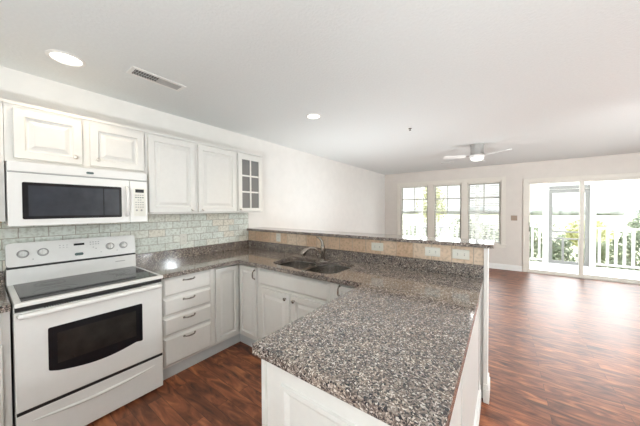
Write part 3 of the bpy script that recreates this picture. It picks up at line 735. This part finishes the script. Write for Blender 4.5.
# ------------------------------------------------------------------ upper cabinets
UF = .320
def upper(y0, y1, z0, z1, label, doors, gl=False):
    t = thing('wall_cabinet', (.16, (y0+y1)/2, z0), label, 'cabinet', )
    if not gl:
        obj('body', box(new(), .001, UF, y0, y1, z0, z1), CABINET, t)
    else:
        bm = new(); th = .016
        box(bm, .001, UF-.018, y0, y0+th, z0, z1); box(bm, .001, UF-.018, y1-th, y1, z0, z1)
        box(bm, .001, UF-.018, y0+th, y1-th, z0, z0+th); box(bm, .001, UF-.018, y0+th, y1-th, z1-th, z1)
        box(bm, UF-.018, UF, y0, y0+.03, z0, z1); box(bm, UF-.018, UF, y1-.03, y1, z0, z1)
        box(bm, UF-.018, UF, y0+.03, y1-.03, z0, z0+.035); box(bm, UF-.018, UF, y0+.03, y1-.03, z1-.035, z1)
        obj('body', bm, CABINET, t)
        obj('back_panel', box(new(), .001, .008, y0+th, y1-th, z0+th, z1-th), INT, t)
        bm = new(); H = (z1-z0)/3
        for k in (1, 2): box(bm, .009, UF-.03, y0+th, y1-th, z0+k*H-.01, z0+k*H+.008)
        obj('shelf', bm, INT, t)
    obj('crown_strip', box(new(), .001, UF+.012, y0, y1, z1+.0005, z1+.018), CABINET, t)
    for (a, b_, c_, e, ky, kz) in doors:
        T = frame_of((UF+.001, a, c_), Y, X)
        if gl:
            bm = new(); w_, h_ = b_-a, e-c_; f = .052
            O = UF+.001
            box(bm, O, O+.02, a, a+f, c_, e); box(bm, O, O+.02, b_-f, b_, c_, e); box(bm, O, O+.02, a+f, b_-f, c_, c_+f-.015); box(bm, O, O+.02, a+f, b_-f, e-f-.01, e)
            mz = [c_+f-.015+(h_-2*f+.005)*k/3 for k in (1, 2)]; my = (a+b_)/2
            box(bm, O+.004, O+.018, my-.009, my+.009, c_+f-.015, e-f-.01)
            for z in mz: box(bm, O+.004, O+.018, a+f, my-.009, z-.009, z+.009); box(bm, O+.004, O+.018, my+.009, b_-f, z-.009, z+.009)
            d = obj('door', bm, CABINET, t)
            obj('pane', box(new(), O+.006, O+.009, a+f, b_-f, c_+f-.015, e-f-.01), GLASSC, d)
        else:
            d = obj('door', rings(new(), T, b_-a, e-c_, DOORP), CABINET, t)
        knob(d, (UF+.021, ky, kz), X, .014).data.materials[0] = PALEK
    return t
m, n, b = nodes('grey_cabinet_glass'); GLASSC = m
tr = n.nodes.new('ShaderNodeBsdfTransparent'); tr.inputs[0].default_value = (.6, .62, .61, 1); mx = n.nodes.new('ShaderNodeMixShader'); mx.inputs[0].default_value = .85
b.inputs['Base Color'].default_value = (.23, .23, .225, 1); b.inputs['Roughness'].default_value = .2
n.links.new(tr.outputs[0], mx.inputs[1]); n.links.new(b.outputs[0], mx.inputs[2]); n.links.new(mx.outputs[0], n.nodes['Material Output'].inputs[0])
upper(-2.134, -1.362, 1.760, 2.130, 'white two-door wall cabinet above the microwave', [(-2.098, -1.770, 1.785, 2.108, -1.812, 1.832), (-1.728, -1.372, 1.785, 2.108, -1.685, 1.832)])
upper(-1.360, -.418, 1.405, 2.130, 'tall white two-door wall cabinet between the microwave and the glass-door cabinet', [(-1.340, -.922, 1.420, 2.115, -.962, 1.445), (-.890, -.436, 1.420, 2.115, -.850, 1.445)])
upper(-.416, -.02, 1.405, 2.130, 'small white wall cabinet with a six-pane glass door', [(-.405, -.045, 1.425, 2.115, -.380, 1.447)], gl=True)
t = upper(-2.90, -2.136, 1.375, 2.130, 'white wall cabinet at the left edge, beside the microwave', [(-2.87, -2.53, 1.395, 2.115, -2.57, 1.445), (-2.50, -2.165, 1.395, 2.115, -2.46, 1.445)])
obj('bottom_board', box(new(), .02, UF-.01, -2.88, -2.15, 1.368, 1.3745), WOODR, t)

# ------------------------------------------------------------------ outlets and switch
def outlet(c, U, N, V, w, h, label, group, mat=PLATE, toggles=False, name='wall_outlet', cat='outlet'):
    t = thing(name, c, label, cat, group)
    c, U, N, V = Vector(c), Vector(U), Vector(N), Vector(V)
    T = frame_of(c-U*w/2-V*h/2, U, N, V)
    pl = obj('plate', rings(new(), T, w, h, [(0, .003), (.003, .006)], base=0), mat, t)
    for s in (-1, 1):
        if toggles:
            q = frame_of(c+U*(s*w*.2)-U*.005-V*.012, U, N, V); obj('toggle', rings(new(), q, .010, .024, [(0, .010), (.002, .012)], base=.006), mat, t)
        else:
            L_, W_ = (U, V) if w > h else (V, U)
            o2 = c+L_*(s*max(w, h)*.2)
            q = frame_of(o2-U*.014-V*.014, U, N, V)
            sk = obj('socket', rings(new(), q, .028, .028, [(0, .0068), (.002, .0072)], base=.006), mat, t)
            for k in (-1, 1):
                q2 = frame_of(o2+W_*(k*.006)-U*.0015-V*.0015, U, N, V); obj('slot', rings(new(), q2, .003+.004*(w > h), .003+.004*(w <= h), [(0, .0078)], base=.0065), BLACK, sk)
GO = 'outlets on the bar tile'
outlet((.600, -.0102, 1.090), X, -Y, Z, .075, .105, 'beige outlet on the bar tile near the wall corner, left of the faucet', GO)
outlet((1.920, -.0102, 1.085), X, -Y, Z, .118, .075, 'pale outlet on the bar tile just right of the sink', GO)
outlet((2.408, -.0102, 1.085), X, -Y, Z, .118, .075, 'pale outlet on the bar tile, middle of the three right of the sink', GO)
outlet((2.615, -.0102, 1.085), X, -Y, Z, .118, .075, 'pale outlet on the bar tile nearest the bar end', GO)
outlet((.0092, -.895, 1.118), Y, X, Z, .072, .115, 'pale outlet on the left wall tile under the cabinets', 'outlets on the left wall')
outlet((3.098, FY-.0002, 1.216), -X, -Y, Z, .115, .115, 'brown double switch plate on the far wall beside the sliding door', None, BRASSP, True, 'light_switch', 'switch')

# ------------------------------------------------------------------ ceiling fittings
def downlight(x, y, r_, label, energy):
    t = thing('recessed_light', (x, y, CZ-.012), label, 'ceiling light', 'round recessed ceiling lights')
    obj('trim_ring', lathe(new(), (x, y, CZ), -Z, [(r_, 0), (r_, .004), (r_*.86, .009), (r_*.80, .006), (r_*.80, 0)], 36), TRIM, t, smooth=True)
    obj('lens', lathe(new(), (x, y, CZ), -Z, [(r_*.80, .001), (r_*.5, .004), (0, .005)], 36), LAMP, t, smooth=True)
    d = bpy.data.lights.new('downlight_bulb', 'SPOT'); o = bpy.data.objects.new('downlight_bulb', d); COL.objects.link(o)
    o.location = (x, y, CZ-.03); d.energy = energy; d.color = (1, .80, .58); d.spot_size = 2.4; d.spot_blend = .8; d.shadow_soft_size = .06
downlight(.492, -1.87, .098, 'round recessed light on the ceiling near the left wall, above the stove', 13)
downlight(1.19, -.04, .085, 'round recessed light on the ceiling above the sink', 30)
# register
t = thing('ceiling_vent', (.68, -1.387, CZ-.008), 'white rectangular ceiling vent with half its louvres dark', 'vent')
vx0, vx1, vy0, vy1 = .636, .724, -1.55, -1.225
bm = new(); poly_extrude(bm, [(vx0-.025, vy0-.025), (vx1+.025, vy0-.025), (vx1+.025, vy1+.025), (vx0-.025, vy1+.025)], [[(vx0, vy0), (vx1, vy0), (vx1, vy1), (vx0, vy1)]], CZ-.006, CZ-.0005)
obj('frame', bm, TRIM, t)
obj('duct_opening', box(new(), vx0, vx1, vy0, vy1, CZ-.0015, CZ-.0005), plain('duct_shadow_grey', (.09, .085, .08), .8), t)  # flat dark plate, shade of the open duct put into its colour
ym = -1.395
bm = new()
for k in range(9):
    y = vy0+.006+k*(ym-vy0)/9.2; box(bm, vx0, vx1, y, y+.004, CZ-.007, CZ-.002)
box(bm, (vx0+vx1)/2-.002, (vx0+vx1)/2+.002, vy0, ym, CZ-.0075, CZ-.002)
obj('louvres', bm, GREYM, t)
bm = new()
for k in range(5): box(bm, vx0+k*(vx1-vx0)/5, vx0+(k+.82)*(vx1-vx0)/5, ym+.004, vy1, CZ-.006, CZ-.002)
obj('damper', bm, plain('damper_grey', (.46, .45, .44), .5), t)
tag(obj('sprinkler', lathe(new(), (1.92, 1.03, CZ), -Z, [(0, 0), (.022, .001), (.022, .004), (.007, .006), (.007, .022), (.014, .024), (.014, .027), (0, .028)], 16), CHROME), 'small round sprinkler head on the ceiling left of the fan', 'sprinkler')
t = thing('ceiling_vent', (1.87, 3.96, CZ-.008), 'small far ceiling vent between the fan and the windows', 'vent')
obj('frame', rings(new(), frame_of((1.73, 3.91, CZ), X, -Z, Y), .28, .10, [(0, .004), (.02, .006), (.022, .003)]), TRIM, t)
bm = new()
for k in range(4): box(bm, 1.755, 1.985, 3.932+k*.015, 3.938+k*.015, CZ-.006, CZ-.003)
obj('louvres', bm, GREYM, t)
# fan
fx, fy = 2.545, 2.5
t = thing('ceiling_fan', (fx, fy, CZ), 'white flush-mount ceiling fan with a glowing light bowl', 'ceiling fan')
obj('housing', lathe(new(), (fx, fy, CZ-.0005), -Z, [(0, 0), (.098, 0), (.098, .014), (.092, .016), (.092, .150), (.098, .152), (.098, .165), (.05, .170), (0, .170)], 32), FANG, t, smooth=True)
obj('motor', lathe(new(), (fx, fy, CZ-.171), -Z, [(0, 0), (.105, .002), (.110, .012), (.100, .035), (.08, .045), (0, .046)], 32), FANW, t, smooth=True)
obj('light_bowl', lathe(new(), (fx, fy, CZ-.2175), -Z, [(0, 0), (.090, 0), (.092, .008), (.082, .024), (.055, .038), (0, .044)], 32), FANL, t, smooth=True)
for ang in (-33, 87, 205):
    a = math.radians(ang); U = Vector((math.cos(a), math.sin(a), 0)); Vv = Vector((-math.sin(a), math.cos(a), .20)).normalized()
    Tb = frame_of((fx, fy, CZ-.190), U, U.cross(Vv).normalized(), Vv)
    bm = new(); poly_extrude(bm, rounded([(.17, -.045), (.50, -.06), (.50, .06), (.17, .045)], .03), [], -.004, .004, T=Tb)
    bl = obj('blade', bm, FANW, t)
    bm = new(); poly_extrude(bm, [(.100, -.018), (.22, -.03), (.22, .03), (.100, .018)], [], .0045, .008, T=Tb)
    obj('blade_arm', bm, FANG, bl)
light('POINT', 'fan_bulb', (fx, fy, 2.12), 2, (1, .97, .93), .08)
